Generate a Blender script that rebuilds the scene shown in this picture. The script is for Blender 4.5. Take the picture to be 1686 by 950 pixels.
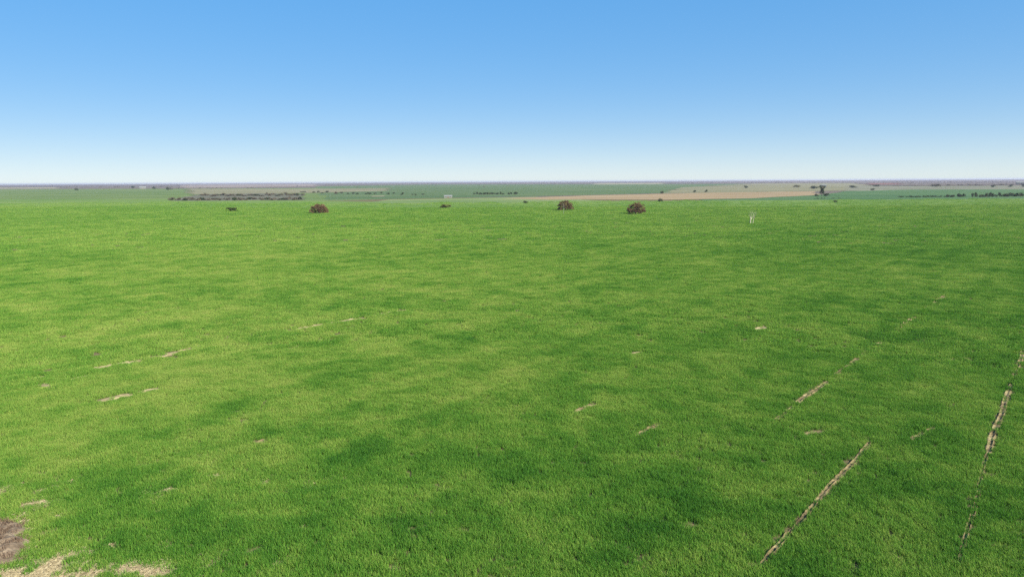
import bpy, bmesh, math, random
import numpy as np

scene = bpy.context.scene
for o in list(bpy.data.objects):
    bpy.data.objects.remove(o)
R = math.radians

# ------------------------------------------------------------------ camera
CAM_H = 15.0
cam_d = bpy.data.cameras.new('camera')
cam = bpy.data.objects.new('camera', cam_d)
scene.collection.objects.link(cam)
cam_d.sensor_width = 36.0
cam_d.lens = 36.0 * 1150.0 / 1686.0
cam_d.clip_start = 0.1
cam_d.clip_end = 80000.0
cam.location = (0, 0, CAM_H)
cam.rotation_mode = 'XYZ'
from mathutils import Matrix, Vector, Euler
cam.rotation_euler = (Matrix.Rotation(R(90 - 8.73), 3, 'X') @ Matrix.Rotation(R(-0.306), 3, 'Z')).to_euler()
scene.camera = cam

# ------------------------------------------------------------------ sky, sun, exposure
SUN_EL, SUN_AZ = R(33), R(130)          # azimuth clockwise from the view direction (+Y)
world = bpy.data.worlds.new('World')
scene.world = world
world.use_nodes = True
wn, wl = world.node_tree.nodes, world.node_tree.links
wn.clear()
wout = wn.new('ShaderNodeOutputWorld')
wbg = wn.new('ShaderNodeBackground')
sky = wn.new('ShaderNodeTexSky')
sky.sky_type = 'NISHITA'
sky.sun_disc = False
sky.sun_elevation = SUN_EL
sky.sun_rotation = SUN_AZ
sky.altitude = 800
sky.air_density = 0.85
sky.dust_density = 0.3
sky.ozone_density = 7.0
hsv = wn.new('ShaderNodeHueSaturation')
hsv.inputs['Saturation'].default_value = 3.15
hsv.inputs['Value'].default_value = 1.43
hsv.inputs['Hue'].default_value = 0.511
gam = wn.new('ShaderNodeGamma')
gam.inputs['Gamma'].default_value = 0.205
wl.new(sky.outputs[0], gam.inputs['Color'])
wl.new(gam.outputs[0], hsv.inputs['Color'])
wl.new(hsv.outputs[0], wbg.inputs['Color'])
wbg.inputs['Strength'].default_value = 0.15
wl.new(wbg.outputs[0], wout.inputs['Surface'])

sun_d = bpy.data.lights.new('sun', 'SUN')
sun_d.energy = 5.0
sun_d.angle = R(0.53)
sun_d.color = (1.0, 0.93, 0.82)
sun = bpy.data.objects.new('sun', sun_d)
scene.collection.objects.link(sun)
sdir = Vector((math.sin(SUN_AZ) * math.cos(SUN_EL), math.cos(SUN_AZ) * math.cos(SUN_EL), math.sin(SUN_EL)))
sun.rotation_euler = sdir.to_track_quat('Z', 'Y').to_euler()
sun.location = (60, -60, 60)

vs = scene.view_settings
scene.display_settings.display_device = 'sRGB'
vs.view_transform = 'Standard'
vs.look = 'None'
vs.exposure = 1.5
vs.gamma = 1.0
vs.use_curve_mapping = False
scene.cycles.max_bounces = 6
scene.cycles.transparent_max_bounces = 4
scene.cycles.volume_bounces = 1
scene.cycles.use_denoising = False

# ------------------------------------------------------------------ measured places (metres, camera above the origin)
TINT_BLOBS = [  # crop colour patches; broadest ones also paint in part of the left-right lighting
    (-8.97, 29.81, 11.59, 6.27, -0.8),
    (7.93, 27.97, 10.93, 6.12, -0.8),
    (19.69, 32.65, 7.81, 12.06, -0.5),
    (-25.49, 31.21, 4.61, 4.85, 0.6),
    (-28.9, 49.91, 13.46, 10.93, 0.5),
    (20.16, 26.84, 3.01, 4.15, -0.8),
    (64.3, 111.54, 32.29, 74.12, -0.55),
    (46.03, 64.1, 11.41, 26.75, -0.2),
    (108.67, 205.83, 53.67, 58.62, -0.5),
    (-66.6, 109.53, 28.84, 57.79, 1.2),
    (-31.33, 71.59, 16.51, 19.5, 0.7),
    (-145.16, 225.16, 62.56, 66.12, 0.8),
    (-45.83, 217.6, 56.7, 46.61, 0.4),
    (-11.86, 38.97, 4.26, 2.22, -0.9),
    (-4.06, 35.59, 4.23, 2.05, -0.7),
    (-8.64, 33.0, 6.98, 3.3, -0.8),
    (-4.32, 28.1, 6.79, 3.21, -0.75),
    (7.84, 56.08, 3.01, 1.76, -0.9),
    (34.96, 88.72, 4.69, 4.03, -0.5),
    (2.19, 43.22, 1.41, 1.06, -0.9),
    (0.71, 30.59, 2.26, 1.54, -0.8),
    (-26.42, 42.63, 2.12, 1.19, -0.7),
    (3.91, 50.55, 1.36, 1.11, -0.5),
    (12.72, 47.69, 2.58, 1.32, -0.5),
    (-0.85, 38.15, 1.74, 0.93, -0.5),
    (17.94, 42.5, 1.54, 1.1, -0.7),
    (24.57, 41.28, 4.5, 4.99, -0.6),
    (20.62, 29.47, 3.0, 5.57, -0.8),
    (14.4, 27.9, 2.34, 2.3, -0.8),
    (19.48, 33.37, 1.53, 1.65, -0.6),
    (-13.44, 29.29, 4.34, 3.72, -0.7),
    (35.59, 55.51, 2.98, 2.67, -0.6),
    (36.45, 64.33, 4.01, 3.45, -0.5),
    (-23.22, 130.95, 9.16, 5.11, -0.8),
    (-10.62, 147.14, 8.99, 5.08, -0.9),
    (-21.37, 60.87, 1.36, 1.44, -0.4),
    (-33.44, 49.99, 2.7, 0.92, -0.3),
    (-19.64, 33.14, 2.74, 1.63, -0.5),
    (4.03, 28.01, 3.13, 2.11, -0.4),
    (23.49, 53.89, 2.9, 1.94, -0.4),
    (103.27, 165.18, 25.91, 38.73, -0.35),
    (181.13, 318.14, 68.85, 54.6, -0.3),
    (83.46, 285.3, 49.44, 24.55, -0.25),
    (-11.3, 56.47, 3.03, 1.59, -0.5),
    (-3.69, 65.28, 2.32, 1.56, -0.4),
    (14.81, 64.84, 2.31, 1.57, -0.4),
    (-27.54, 49.89, 1.35, 0.7, -0.6),
    (-16.84, 54.7, 1.47, 0.96, -0.4),
    (-48.85, 102.37, 3.6, 2.74, -0.4),
    (-58.14, 99.73, 5.26, 2.72, -0.3),
    (-25.25, 101.51, 5.35, 2.51, -0.4),
    (-33.37, 101.81, 2.68, 1.93, -0.4),
    (-11.57, 85.64, 3.02, 1.77, -0.4),
    (-12.92, 36.8, 1.85, 1.37, 1.0),
    (-6.8, 39.48, 1.98, 1.4, 1.0),
    (-9.67, 34.64, 0.79, 0.64, 0.6),
    (-6.86, 30.26, 1.12, 0.86, 0.5),
    (3.12, 32.17, 2.07, 1.69, 0.45),
    (-3.08, 31.91, 1.76, 1.33, 0.55),
    (7.76, 41.54, 3.01, 2.22, 0.3),
    (-42.6, 66.21, 15.31, 27.69, 0.45),
    (-24.45, 53.07, 7.14, 9.73, 0.3),
    (-28.52, 40.0, 3.27, 4.93, 0.5),
    (-24.16, 35.46, 2.6, 1.92, 0.4),
    (-42.97, 115.93, 25.41, 36.3, 0.25),
    (-11.34, 114.64, 12.06, 15.84, 0.25),
    (3.27, 100.48, 10.6, 18.52, 0.2),
    (-316.19, 493.33, 55.38, 53.23, 1.3),
    (-280.69, 558.59, 57.85, 40.01, 0.5),
    (-55.6, 452.42, 39.08, 47.7, 0.5),
    (14.34, 55.95, 6.01, 3.98, 0.3),
    (30.24, 70.0, 9.32, 8.11, 0.3),
    (328.54, 476.85, 37.06, 18.94, 0.9),
    (22.52, 33.33, 0.92, 1.53, 0.4),
    (16.29, 26.64, 1.0, 1.09, 0.35),
    (11.64, 35.79, 1.96, 2.16, 0.3),
    (31.27, 42.29, 1.53, 2.07, 0.3),
    (0.67, 46.52, 1.68, 1.35, 0.4),
    (-31.88, 65.95, 3.52, 2.33, 0.3),
    (-20.68, 36.23, 1.32, 0.96, 0.4),
]
FURROWS = [
    (9.57, 25.21, 11.91, 28.03, 0.15, 0.85),
    (11.96, 28.03, 20.54, 38.22, 0.16, 0.92),
    (25.84, 36.27, 45.65, 60.74, 0.21, 1.05),
    (17.22, 25.05, 26.14, 36.61, 0.13, 0.68),
    (19.0, 45.15, 23.52, 50.5, 0.24, 1.0),
    (15.85, 41.2, 18.82, 44.9, 0.16, 0.5),
    (24.8, 52.12, 33.99, 62.89, 0.26, 0.6),
    (37.3, 66.96, 50.72, 82.87, 0.22, 0.4),
    (50.72, 82.87, 56.84, 89.94, 0.36, 0.75),
    (3.84, 43.31, 5.67, 45.5, 0.3, 0.85),
    (7.28, 39.27, 9.26, 41.52, 0.26, 0.7),
    (-28.63, 46.61, -27.28, 48.4, 0.45, 0.95),
    (-27.08, 48.68, -26.01, 49.71, 0.4, 0.7),
    (-38.02, 51.66, -36.29, 53.13, 0.46, 0.8),
    (-35.72, 51.13, -33.69, 49.69, 0.5, 0.8),
    (-34.19, 51.91, -32.93, 53.41, 0.42, 0.7),
    (-34.47, 54.68, -31.59, 58.09, 0.42, 0.65),
    (-22.13, 70.15, -16.39, 76.07, 0.55, 0.7),
    (-15.92, 77.11, -12.22, 80.72, 0.55, 0.6),
    (10.12, 58.87, 11.75, 59.7, 0.5, 0.8),
    (17.13, 39.42, 18.73, 40.11, 0.26, 0.8),
    (24.19, 68.12, 26.06, 70.11, 0.5, 0.75),
    (-14.86, 38.63, -14.21, 39.0, 0.28, 0.85),
    (22.73, 38.28, 25.74, 40.62, 0.2, 0.6),
    (-23.11, 30.68, -21.71, 31.17, 0.25, 0.5),
    (-31.28, 58.5, -28.42, 63.36, 0.45, 0.55),
    (-40.82, 165.73, -31.21, 176.94, 0.6, 0.4),
]
BARE = [
    (-22.35, 27.68, 0.93, 1.02),
    (-21.36, 25.95, 1.07, 1.36),
    (-20.94, 26.59, 0.4, 0.53),
    (-19.2, 24.89, 1.03, 0.61),
    (-18.03, 25.39, 1.09, 0.78),
    (-17.86, 26.19, 0.69, 0.38),
    (-18.08, 24.47, 2.3, 0.59),
    (-14.92, 25.02, 1.17, 0.43),
    (-13.85, 24.76, 0.84, 0.42),
    (-16.29, 24.95, 0.8, 0.34),
    (-22.27, 30.8, 0.74, 0.37),
    (-25.19, 32.18, 0.53, 0.5),
]
FIELDS = [
    ('green_field', 'far_green', 1, [(-716.72, 618.97), (-251.7, 537.77), (-137.8, 565.77), (-107.64, 617.04), (-322.55, 1854.5), (-848.73, 1819.23), (-2571.43, 2226.86)]),
    ('green_field', 'far_teal', 2, [(-153.01, 586.75), (-77.55, 632.16), (35.24, 706.87), (264.38, 908.16), (914.78, 2606.89), (-446.45, 3653.54), (-711.68, 2568.43)]),
    ('pasture', 'mid_green', 14, [(-575.09, 496.19), (-207.33, 442.53), (-99.44, 407.54), (-70.56, 403.52), (-100.97, 526.31), (-302.59, 647.01), (-851.53, 735.84)]),
    ('pasture', 'mid_green', 15, [(-70.56, 403.52), (41.33, 406.25), (106.78, 401.44), (173.92, 396.26), (297.11, 407.41), (469.99, 400.45), (559.31, 476.97), (380.02, 521.71), (224.65, 512.46), (134.47, 506.06), (74.91, 517.24), (7.55, 492.51), (-81.83, 468.43)]),
    ('scrubland', 'thicket', 16, [(-287.57, 590.69), (-232.89, 583.9), (-177.32, 595.31), (-261.09, 890.71), (-349.44, 960.75), (-401.61, 910.03), (-333.22, 712.74)]),
    ('ploughed_field', 'pale_pink', 3, [(-1004.1, 2152.7), (-827.39, 2150.76), (-711.68, 2568.43), (-1592.93, 5752.03), (-2497.84, 5358.86)]),
    ('pasture', 'olive', 4, [(-113.98, 467.52), (23.75, 476.23), (74.91, 517.24), (21.82, 669.29), (-104.0, 596.05)]),
    ('stubble_field', 'straw', 5, [(-2169.57, 2207.85), (-1347.34, 2098.72), (-1714.55, 2671.38), (-2800.53, 2850.64)]),
    ('stubble_field', 'straw', 6, [(316.61, 2708.1), (599.79, 2790.03), (838.49, 3901.19), (456.91, 3908.84)]),
    ('pasture', 'pale_olive', 7, [(171.64, 803.49), (305.39, 868.91), (469.58, 943.18), (804.26, 1562.76), (1372.65, 2860.22), (997.39, 2870.69), (349.31, 1460.23)]),
    ('ploughed_field', 'tan', 8, [(-8.57, 612.86), (28.11, 563.66), (121.24, 544.93), (197.84, 576.35), (294.91, 680.1), (385.91, 890.61), (254.44, 848.77), (160.7, 783.87), (72.04, 709.14)]),
    ('stubble_field', 'pale_grey', 9, [(440.62, 924.98), (963.77, 889.16), (1526.35, 1409.48), (853.17, 1506.53), (811.36, 1705.07)]),
    ('green_field', 'teal', 10, [(125.44, 471.92), (201.18, 458.7), (591.42, 504.49), (1013.07, 865.75), (563.97, 995.13), (433.78, 910.6), (290.42, 669.71), (195.28, 568.87), (144.91, 545.49)]),
    ('stubble_field', 'straw', 11, [(-142.24, 716.64), (-130.14, 725.0), (-136.9, 762.82), (-148.18, 753.22)]),
    ('ploughed_field', 'reddish', 12, [(988.2, 1953.38), (1080.36, 1955.9), (1472.24, 2666.14), (1366.65, 2702.28)]),
    ('pasture', 'pale_olive', 13, [(-408.99, 891.86), (-273.61, 985.86), (-204.38, 1174.1), (-291.87, 1677.82), (-461.04, 1565.58), (-828.51, 1809.25)]),
]
SHRUBS = [
    ('dome', -93.7, 341.25, 10.33, 5.32),
    ('dome', 27.71, 361.28, 9.69, 5.94),
    ('dome', 56.28, 317.67, 10.18, 6.05),
    ('green', -148.56, 372.37, 8.37, 2.74),
    ('olive', -37.42, 403.45, 7.67, 2.62),
    ('dark', 104.94, 496.53, 4.72, 3.22),
    ('dark', 9.4, 478.67, 3.72, 2.48),
    ('dark', 226.76, 871.76, 5.26, 3.76),
    ('dark', 245.88, 889.35, 5.36, 3.83),
    ('dark', 171.64, 803.49, 4.85, 4.16),
    ('slim', 278.67, 632.45, 6.0, 9.82),
    ('dark', 282.6, 631.47, 7.08, 3.81),
    ('dark', 274.24, 633.54, 4.92, 2.73),
    ('dark', 495.52, 1155.69, 15.92, 6.47),
    ('dark', 429.02, 1291.28, 8.89, 6.67),
    ('olive', 566.02, 1399.23, 16.86, 6.02),
    ('dark', 605.2, 1250.88, 18.31, 5.39),
    ('dark', 741.51, 1433.46, 17.28, 6.17),
    ('dark', 494.23, 964.36, 7.48, 3.74),
    ('dark', -1144.71, 2135.12, 18.37, 9.19),
    ('dark', -899.22, 1773.61, 12.21, 7.63),
    ('dark', -741.22, 1523.71, 11.8, 9.18),
    ('dark', -923.82, 1498.61, 9.03, 7.74),
    ('dark', 840.08, 1230.43, 10.6, 4.77),
    ('dark', 892.3, 1260.87, 9.77, 4.89),
    ('brown', 827.24, 1374.85, 26.04, 7.1),
    ('dark', 213.13, 463.15, 3.6, 2.0),
    ('brown', -218.93, 878.58, 4.54, 5.3),
    ('dark', 908.55, 1250.34, 8.61, 5.38),
]
ROWS = [
    ('scrub_front', -300.25, 618.58, 5.27, 2.38),
    ('scrub_front', -292.89, 608.48, 7.44, 3.56),
    ('scrub_front', -291.46, 614.89, 5.85, 2.6),
    ('scrub_front', -291.88, 619.01, 4.47, 3.87),
    ('scrub_front', -276.65, 595.7, 6.79, 2.36),
    ('scrub_front', -277.77, 601.68, 6.56, 3.62),
    ('scrub_front', -282.1, 620.35, 6.21, 3.38),
    ('scrub_front', -278.69, 617.3, 5.6, 2.25),
    ('scrub_front', -264.68, 594.49, 5.7, 2.55),
    ('scrub_front', -266.23, 604.27, 7.24, 3.62),
    ('scrub_front', -266.67, 609.72, 6.07, 2.87),
    ('scrub_front', -266.27, 613.57, 7.04, 2.15),
    ('scrub_front', -259.07, 602.88, 4.64, 3.03),
    ('scrub_front', -259.41, 612.68, 7.84, 2.43),
    ('scrub_front', -258.75, 617.69, 6.3, 2.61),
    ('scrub_front', -248.46, 599.46, 4.78, 3.06),
    ('scrub_front', -253.43, 621.7, 3.81, 2.53),
    ('scrub_front', -243.8, 604.22, 4.46, 2.65),
    ('scrub_front', -244.44, 609.57, 3.66, 3.37),
    ('scrub_front', -233.61, 593.47, 6.48, 3.77),
    ('scrub_front', -241.48, 615.73, 7.74, 3.55),
    ('scrub_front', -229.36, 594.11, 6.01, 3.51),
    ('scrub_front', -236.5, 619.54, 5.49, 2.35),
    ('scrub_front', -223.74, 593.85, 4.78, 2.02),
    ('scrub_front', -231.66, 620.63, 7.0, 2.79),
    ('scrub_front', -229.18, 623.42, 7.91, 2.92),
    ('scrub_front', -227.0, 624.93, 3.8, 2.43),
    ('scrub_front', -221.91, 621.98, 3.72, 3.04),
    ('scrub_front', -209.96, 593.52, 3.9, 2.97),
    ('scrub_front', -212.84, 613.32, 7.8, 2.97),
    ('scrub_front', -211.2, 613.38, 3.65, 2.87),
    ('scrub_front', -202.94, 597.54, 6.94, 2.94),
    ('scrub_front', -207.84, 619.13, 4.59, 2.48),
    ('scrub_front', -197.69, 598.52, 4.01, 2.11),
    ('scrub_front', -196.65, 608.92, 7.76, 2.81),
    ('scrub_front', -192.95, 606.1, 6.86, 3.44),
    ('scrub_front', -197.17, 625.65, 4.5, 3.8),
    ('scrub_front', -184.61, 597.5, 4.83, 3.23),
    ('scrub_front', -184.91, 607.0, 6.98, 3.04),
    ('scrub_front', -182.0, 605.7, 4.61, 3.77),
    ('scrub_back', -355.73, 814.81, 10.26, 4.31),
    ('scrub_back', -354.34, 819.78, 9.9, 2.57),
    ('scrub_back', -323.5, 760.56, 4.65, 2.46),
    ('scrub_back', -324.84, 771.23, 8.48, 4.01),
    ('scrub_back', -346.62, 830.53, 10.17, 2.35),
    ('scrub_back', -335.96, 821.9, 9.41, 3.97),
    ('scrub_back', -314.36, 779.71, 9.31, 2.59),
    ('scrub_back', -320.15, 803.52, 9.67, 3.86),
    ('scrub_back', -309.33, 785.65, 4.62, 2.27),
    ('scrub_back', -306.83, 791.77, 9.37, 3.46),
    ('scrub_back', -309.46, 806.03, 8.98, 3.35),
    ('scrub_back', -288.54, 761.44, 8.81, 2.3),
    ('scrub_back', -300.14, 809.39, 9.14, 2.92),
    ('scrub_back', -293.35, 800.19, 10.05, 2.44),
    ('scrub_back', -285.11, 788.66, 9.45, 3.25),
    ('scrub_back', -272.38, 768.41, 8.62, 2.29),
    ('scrub_back', -291.1, 839.59, 6.58, 4.17),
    ('scrub_back', -267.12, 778.24, 5.35, 3.94),
    ('scrub_back', -287.29, 848.44, 7.81, 3.12),
    ('scrub_back', -256.03, 772.5, 8.3, 2.18),
    ('scrub_back', -264.73, 810.13, 7.41, 3.77),
    ('scrub_back', -277.18, 865.37, 6.43, 4.32),
    ('scrub_back', -249.74, 792.0, 10.06, 3.5),
    ('scrub_back', -249.94, 810.9, 6.42, 4.19),
    ('scrub_back', -237.46, 782.21, 6.15, 3.95),
    ('scrub_back', -241.71, 815.35, 7.2, 2.58),
    ('far_row', -307.75, 1034.63, 6.84, 2.08),
    ('far_row', -311.79, 1061.46, 7.72, 2.21),
    ('far_row', -282.13, 1007.03, 6.27, 2.39),
    ('far_row', -283.92, 1037.07, 5.64, 3.46),
    ('far_row', -256.07, 953.68, 4.86, 2.18),
    ('far_row', -268.67, 1028.36, 8.14, 3.25),
    ('far_row', -225.6, 909.65, 7.22, 1.87),
    ('far_row', -226.13, 937.57, 5.83, 3.13),
    ('far_row', -202.51, 873.46, 3.62, 2.51),
    ('far_row', -199.17, 888.48, 5.7, 2.81),
    ('far_row', -188.48, 862.91, 4.71, 2.4),
    ('far_row', -180.02, 872.7, 4.38, 1.9),
    ('far_row', -176.73, 875.75, 7.12, 2.87),
    ('far_row', -171.83, 889.96, 6.51, 2.01),
    ('far_row', -170.63, 923.55, 4.11, 2.48),
    ('far_row', -148.12, 847.73, 4.47, 2.85),
    ('far_row', -147.96, 886.34, 3.48, 3.02),
    ('far_row', -125.28, 801.22, 5.09, 1.85),
    ('far_row', -132.65, 861.34, 3.98, 2.87),
    ('far_row', -112.28, 798.92, 3.43, 1.75),
    ('far_row', -106.33, 780.5, 3.4, 2.42),
    ('far_row', -101.02, 805.12, 6.41, 1.79),
    ('hedge', -43.51, 823.57, 3.58, 2.14),
    ('hedge', -40.26, 824.22, 3.44, 3.98),
    ('hedge', -35.38, 800.59, 5.83, 3.38),
    ('hedge', -30.34, 798.11, 6.5, 3.35),
    ('hedge', -27.06, 805.21, 5.95, 3.07),
    ('hedge', -23.84, 820.95, 6.54, 2.99),
    ('hedge', -21.27, 820.17, 6.66, 2.56),
    ('hedge', -16.02, 804.05, 6.48, 2.64),
    ('hedge', -12.3, 811.23, 3.26, 3.7),
    ('hedge', -9.38, 795.07, 3.67, 2.29),
    ('hedge', -3.08, 798.17, 3.99, 3.04),
    ('hedge', -0.4, 800.86, 3.83, 3.56),
    ('hedge', 5.01, 800.48, 6.68, 3.76),
    ('low_hedge', 321.75, 582.75, 4.31, 1.51),
    ('low_hedge', 324.76, 584.55, 4.53, 1.26),
    ('low_hedge', 326.53, 581.09, 3.69, 1.01),
    ('low_hedge', 332.3, 586.81, 4.41, 1.59),
    ('low_hedge', 330.46, 580.2, 3.75, 1.28),
    ('low_hedge', 333.7, 579.49, 4.45, 1.77),
    ('low_hedge', 336.72, 580.89, 3.7, 1.45),
    ('low_hedge', 341.52, 583.57, 2.33, 1.63),
    ('low_hedge', 341.81, 581.38, 3.68, 1.2),
    ('low_hedge', 346.25, 585.58, 4.2, 1.81),
    ('low_hedge', 349.15, 584.39, 4.71, 1.73),
    ('low_hedge', 351.76, 585.07, 4.36, 1.55),
    ('low_hedge', 354.12, 584.32, 4.06, 1.01),
    ('low_hedge', 355.38, 582.62, 3.06, 1.79),
    ('low_hedge', 354.18, 575.56, 2.86, 1.32),
    ('low_hedge', 360.77, 582.58, 3.2, 1.86),
    ('belt', 356.29, 575.04, 3.27, 3.43),
    ('belt', 361.1, 577.84, 3.7, 2.45),
    ('belt', 361.18, 576.14, 5.17, 2.64),
    ('belt', 370.41, 583.22, 4.31, 3.78),
    ('belt', 371.21, 581.4, 3.18, 3.12),
    ('belt', 376.68, 586.33, 3.3, 3.94),
    ('belt', 373.56, 570.38, 2.95, 4.89),
    ('belt', 383.69, 581.51, 3.43, 4.86),
    ('belt', 380.5, 570.84, 4.32, 2.83),
    ('belt', 387.4, 578.14, 6.03, 2.99),
    ('belt', 386.64, 573.21, 3.05, 4.88),
    ('belt', 393.05, 578.45, 4.92, 4.77),
    ('belt', 393.01, 575.04, 3.28, 4.29),
    ('belt', 397.17, 577.23, 3.3, 3.08),
    ('belt', 405.38, 585.09, 3.84, 5.01),
    ('belt', 410.1, 586.0, 6.11, 3.05),
    ('belt', 406.12, 577.56, 5.89, 4.23),
    ('belt', 421.73, 593.32, 5.89, 4.39),
    ('belt', 415.62, 581.73, 3.06, 3.09),
    ('belt', 421.73, 588.02, 4.61, 3.95),
    ('belt', 422.95, 585.1, 5.58, 4.46),
    ('belt', 432.4, 595.29, 3.53, 3.26),
    ('belt', 437.12, 596.17, 4.95, 3.52),
    ('belt', 434.1, 588.83, 5.98, 3.11),
    ('track_bush', 235.33, 545.62, 1.79, 0.56),
    ('track_bush', 238.15, 547.27, 2.71, 1.03),
    ('track_bush', 243.91, 553.54, 1.98, 0.93),
    ('track_bush', 246.12, 553.48, 2.11, 0.8),
    ('track_bush', 247.83, 552.01, 1.67, 0.57),
    ('track_bush', 250.62, 550.94, 2.17, 0.62),
    ('track_bush', 252.84, 552.57, 3.03, 0.81),
    ('track_bush', 257.19, 553.85, 1.76, 0.88),
    ('track_bush', 258.9, 553.83, 2.73, 0.57),
]
WHEAT_EDGE = [
    (-53.08, 933.7),
    (-44.59, 809.9),
    (-36.0, 747.4),
    (-25.88, 618.8),
    (-13.7, 523.2),
    (-9.91, 502.4),
    (2.85, 511.6),
    (8.24, 538.6),
    (14.88, 534.4),
    (23.67, 559.5),
    (29.59, 607.1),
    (36.07, 657.2),
    (42.4, 695.3),
    (51.54, 798.7),
]
ROW_DIR = np.array([0.632, 0.775])

# ------------------------------------------------------------------ helpers
C = scene.collection

def link(name, data, parent=None):
    o = bpy.data.objects.new(name, data)
    C.objects.link(o)
    if parent is not None:
        o.parent = parent
    return o

def tag(o, label=None, cat=None, group=None, kind=None):
    if label: o['label'] = label
    if cat: o['category'] = cat
    if group: o['group'] = group
    if kind: o['kind'] = kind
    return o

def mesh_from(name, verts, faces, mat=None, smooth=False):
    me = bpy.data.meshes.new(name)
    me.from_pydata([tuple(v) for v in verts], [], faces)
    if mat: me.materials.append(mat)
    if smooth: me.shade_smooth()
    me.update()
    return me

def hash2(ix, iy, seed):
    h = (ix.astype(np.int64) * 374761393 + iy.astype(np.int64) * 668265263 + seed * 1442695041) & 0xFFFFFFFF
    h = ((h ^ (h >> 13)) * 1274126177) & 0xFFFFFFFF
    return ((h ^ (h >> 16)) & 0xFFFF) / 65535.0

def vnoise(x, y, seed=0):
    x = np.asarray(x, float); y = np.asarray(y, float)
    ix, iy = np.floor(x), np.floor(y)
    fx, fy = x - ix, y - iy
    fx = fx * fx * (3 - 2 * fx); fy = fy * fy * (3 - 2 * fy)
    a, b = hash2(ix, iy, seed), hash2(ix + 1, iy, seed)
    c, d = hash2(ix, iy + 1, seed), hash2(ix + 1, iy + 1, seed)
    return (a + (b - a) * fx) * (1 - fy) + (c + (d - c) * fx) * fy - 0.5     # -0.5 .. 0.5

def gz(x, y):
    """gentle swells of the field, level beyond 400 m"""
    x = np.asarray(x, float); y = np.asarray(y, float)
    r = np.hypot(x, y)
    f = np.clip((400 - r) / 200, 0, 1)
    return f * (0.5 * vnoise(x / 70 + 3, y / 70, 5) + 0.22 * vnoise(x / 28, y / 28 + 9, 6))

def new_mat(name):
    m = bpy.data.materials.new(name)
    m.use_nodes = True
    m.node_tree.nodes.clear()
    return m, m.node_tree.nodes, m.node_tree.links

def ramp(n, stops):
    r = n.new('ShaderNodeValToRGB')
    el = r.color_ramp.elements
    while len(el) < len(stops): el.new(0.5)
    for e, (p, c) in zip(el, stops):
        e.position = p; e.color = (*c, 1)
    return r

def patch_material(name, cols, scale=0.02, stretch=(1, 1), fine=0.6, bump=0.0, angle=0.0, rough=0.95):
    """earth or far crop: two noises of position drive a colour ramp"""
    m, n, l = new_mat(name)
    out = n.new('ShaderNodeOutputMaterial'); b = n.new('ShaderNodeBsdfPrincipled')
    b.inputs['Roughness'].default_value = rough
    b.inputs['Specular IOR Level'].default_value = 0.1
    geo = n.new('ShaderNodeNewGeometry'); mp = n.new('ShaderNodeMapping')
    mp.inputs['Rotation'].default_value = (0, 0, angle)
    mp.inputs['Scale'].default_value = (scale * stretch[0], scale * stretch[1], scale)
    l.new(geo.outputs['Position'], mp.inputs['Vector'])
    n1 = n.new('ShaderNodeTexNoise'); n1.inputs['Scale'].default_value = 1.0
    n1.inputs['Detail'].default_value = 8; n1.inputs['Roughness'].default_value = fine
    l.new(mp.outputs[0], n1.inputs['Vector'])
    k = len(cols)
    rp = ramp(n, [(0.3 + 0.4 * i / (k - 1), c) for i, c in enumerate(cols)])
    l.new(n1.outputs['Fac'], rp.inputs['Fac'])
    l.new(rp.outputs[0], b.inputs['Base Color'])
    if bump:
        bp = n.new('ShaderNodeBump'); bp.inputs['Strength'].default_value = 0.8; bp.inputs['Distance'].default_value = bump
        n2 = n.new('ShaderNodeTexNoise'); n2.inputs['Scale'].default_value = 9.0; n2.inputs['Detail'].default_value = 6
        l.new(geo.outputs['Position'], n2.inputs['Vector'])
        l.new(n2.outputs['Fac'], bp.inputs['Height']); l.new(bp.outputs[0], b.inputs['Normal'])
    l.new(b.outputs[0], out.inputs['Surface'])
    return m

def leaf_material(name, stops, attr=None, var='var', transl=0.35, varamt=0.35):
    """leaf: colour from an instance attribute plus a per-leaf one, diffuse and translucent"""
    m, n, l = new_mat(name)
    out = n.new('ShaderNodeOutputMaterial')
    rp = ramp(n, stops)
    av = n.new('ShaderNodeAttribute'); av.attribute_name = var
    sc = n.new('ShaderNodeMath'); sc.operation = 'MULTIPLY_ADD'
    sc.inputs[1].default_value = varamt; sc.inputs[2].default_value = 0.5 - varamt / 2
    l.new(av.outputs['Fac'], sc.inputs[0])
    fac = sc.outputs[0]
    if attr:
        at = n.new('ShaderNodeAttribute'); at.attribute_type = 'INSTANCER'; at.attribute_name = attr
        ad = n.new('ShaderNodeMath'); ad.operation = 'ADD'
        l.new(at.outputs['Fac'], ad.inputs[0]); l.new(fac, ad.inputs[1]); fac = ad.outputs[0]
    l.new(fac, rp.inputs['Fac'])
    d = n.new('ShaderNodeBsdfDiffuse'); t = n.new('ShaderNodeBsdfTranslucent'); mx = n.new('ShaderNodeMixShader')
    mx.inputs[0].default_value = transl
    l.new(rp.outputs[0], d.inputs['Color']); l.new(rp.outputs[0], t.inputs['Color'])
    l.new(d.outputs[0], mx.inputs[1]); l.new(t.outputs[0], mx.inputs[2])
    l.new(mx.outputs[0], out.inputs['Surface'])
    return m

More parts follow.
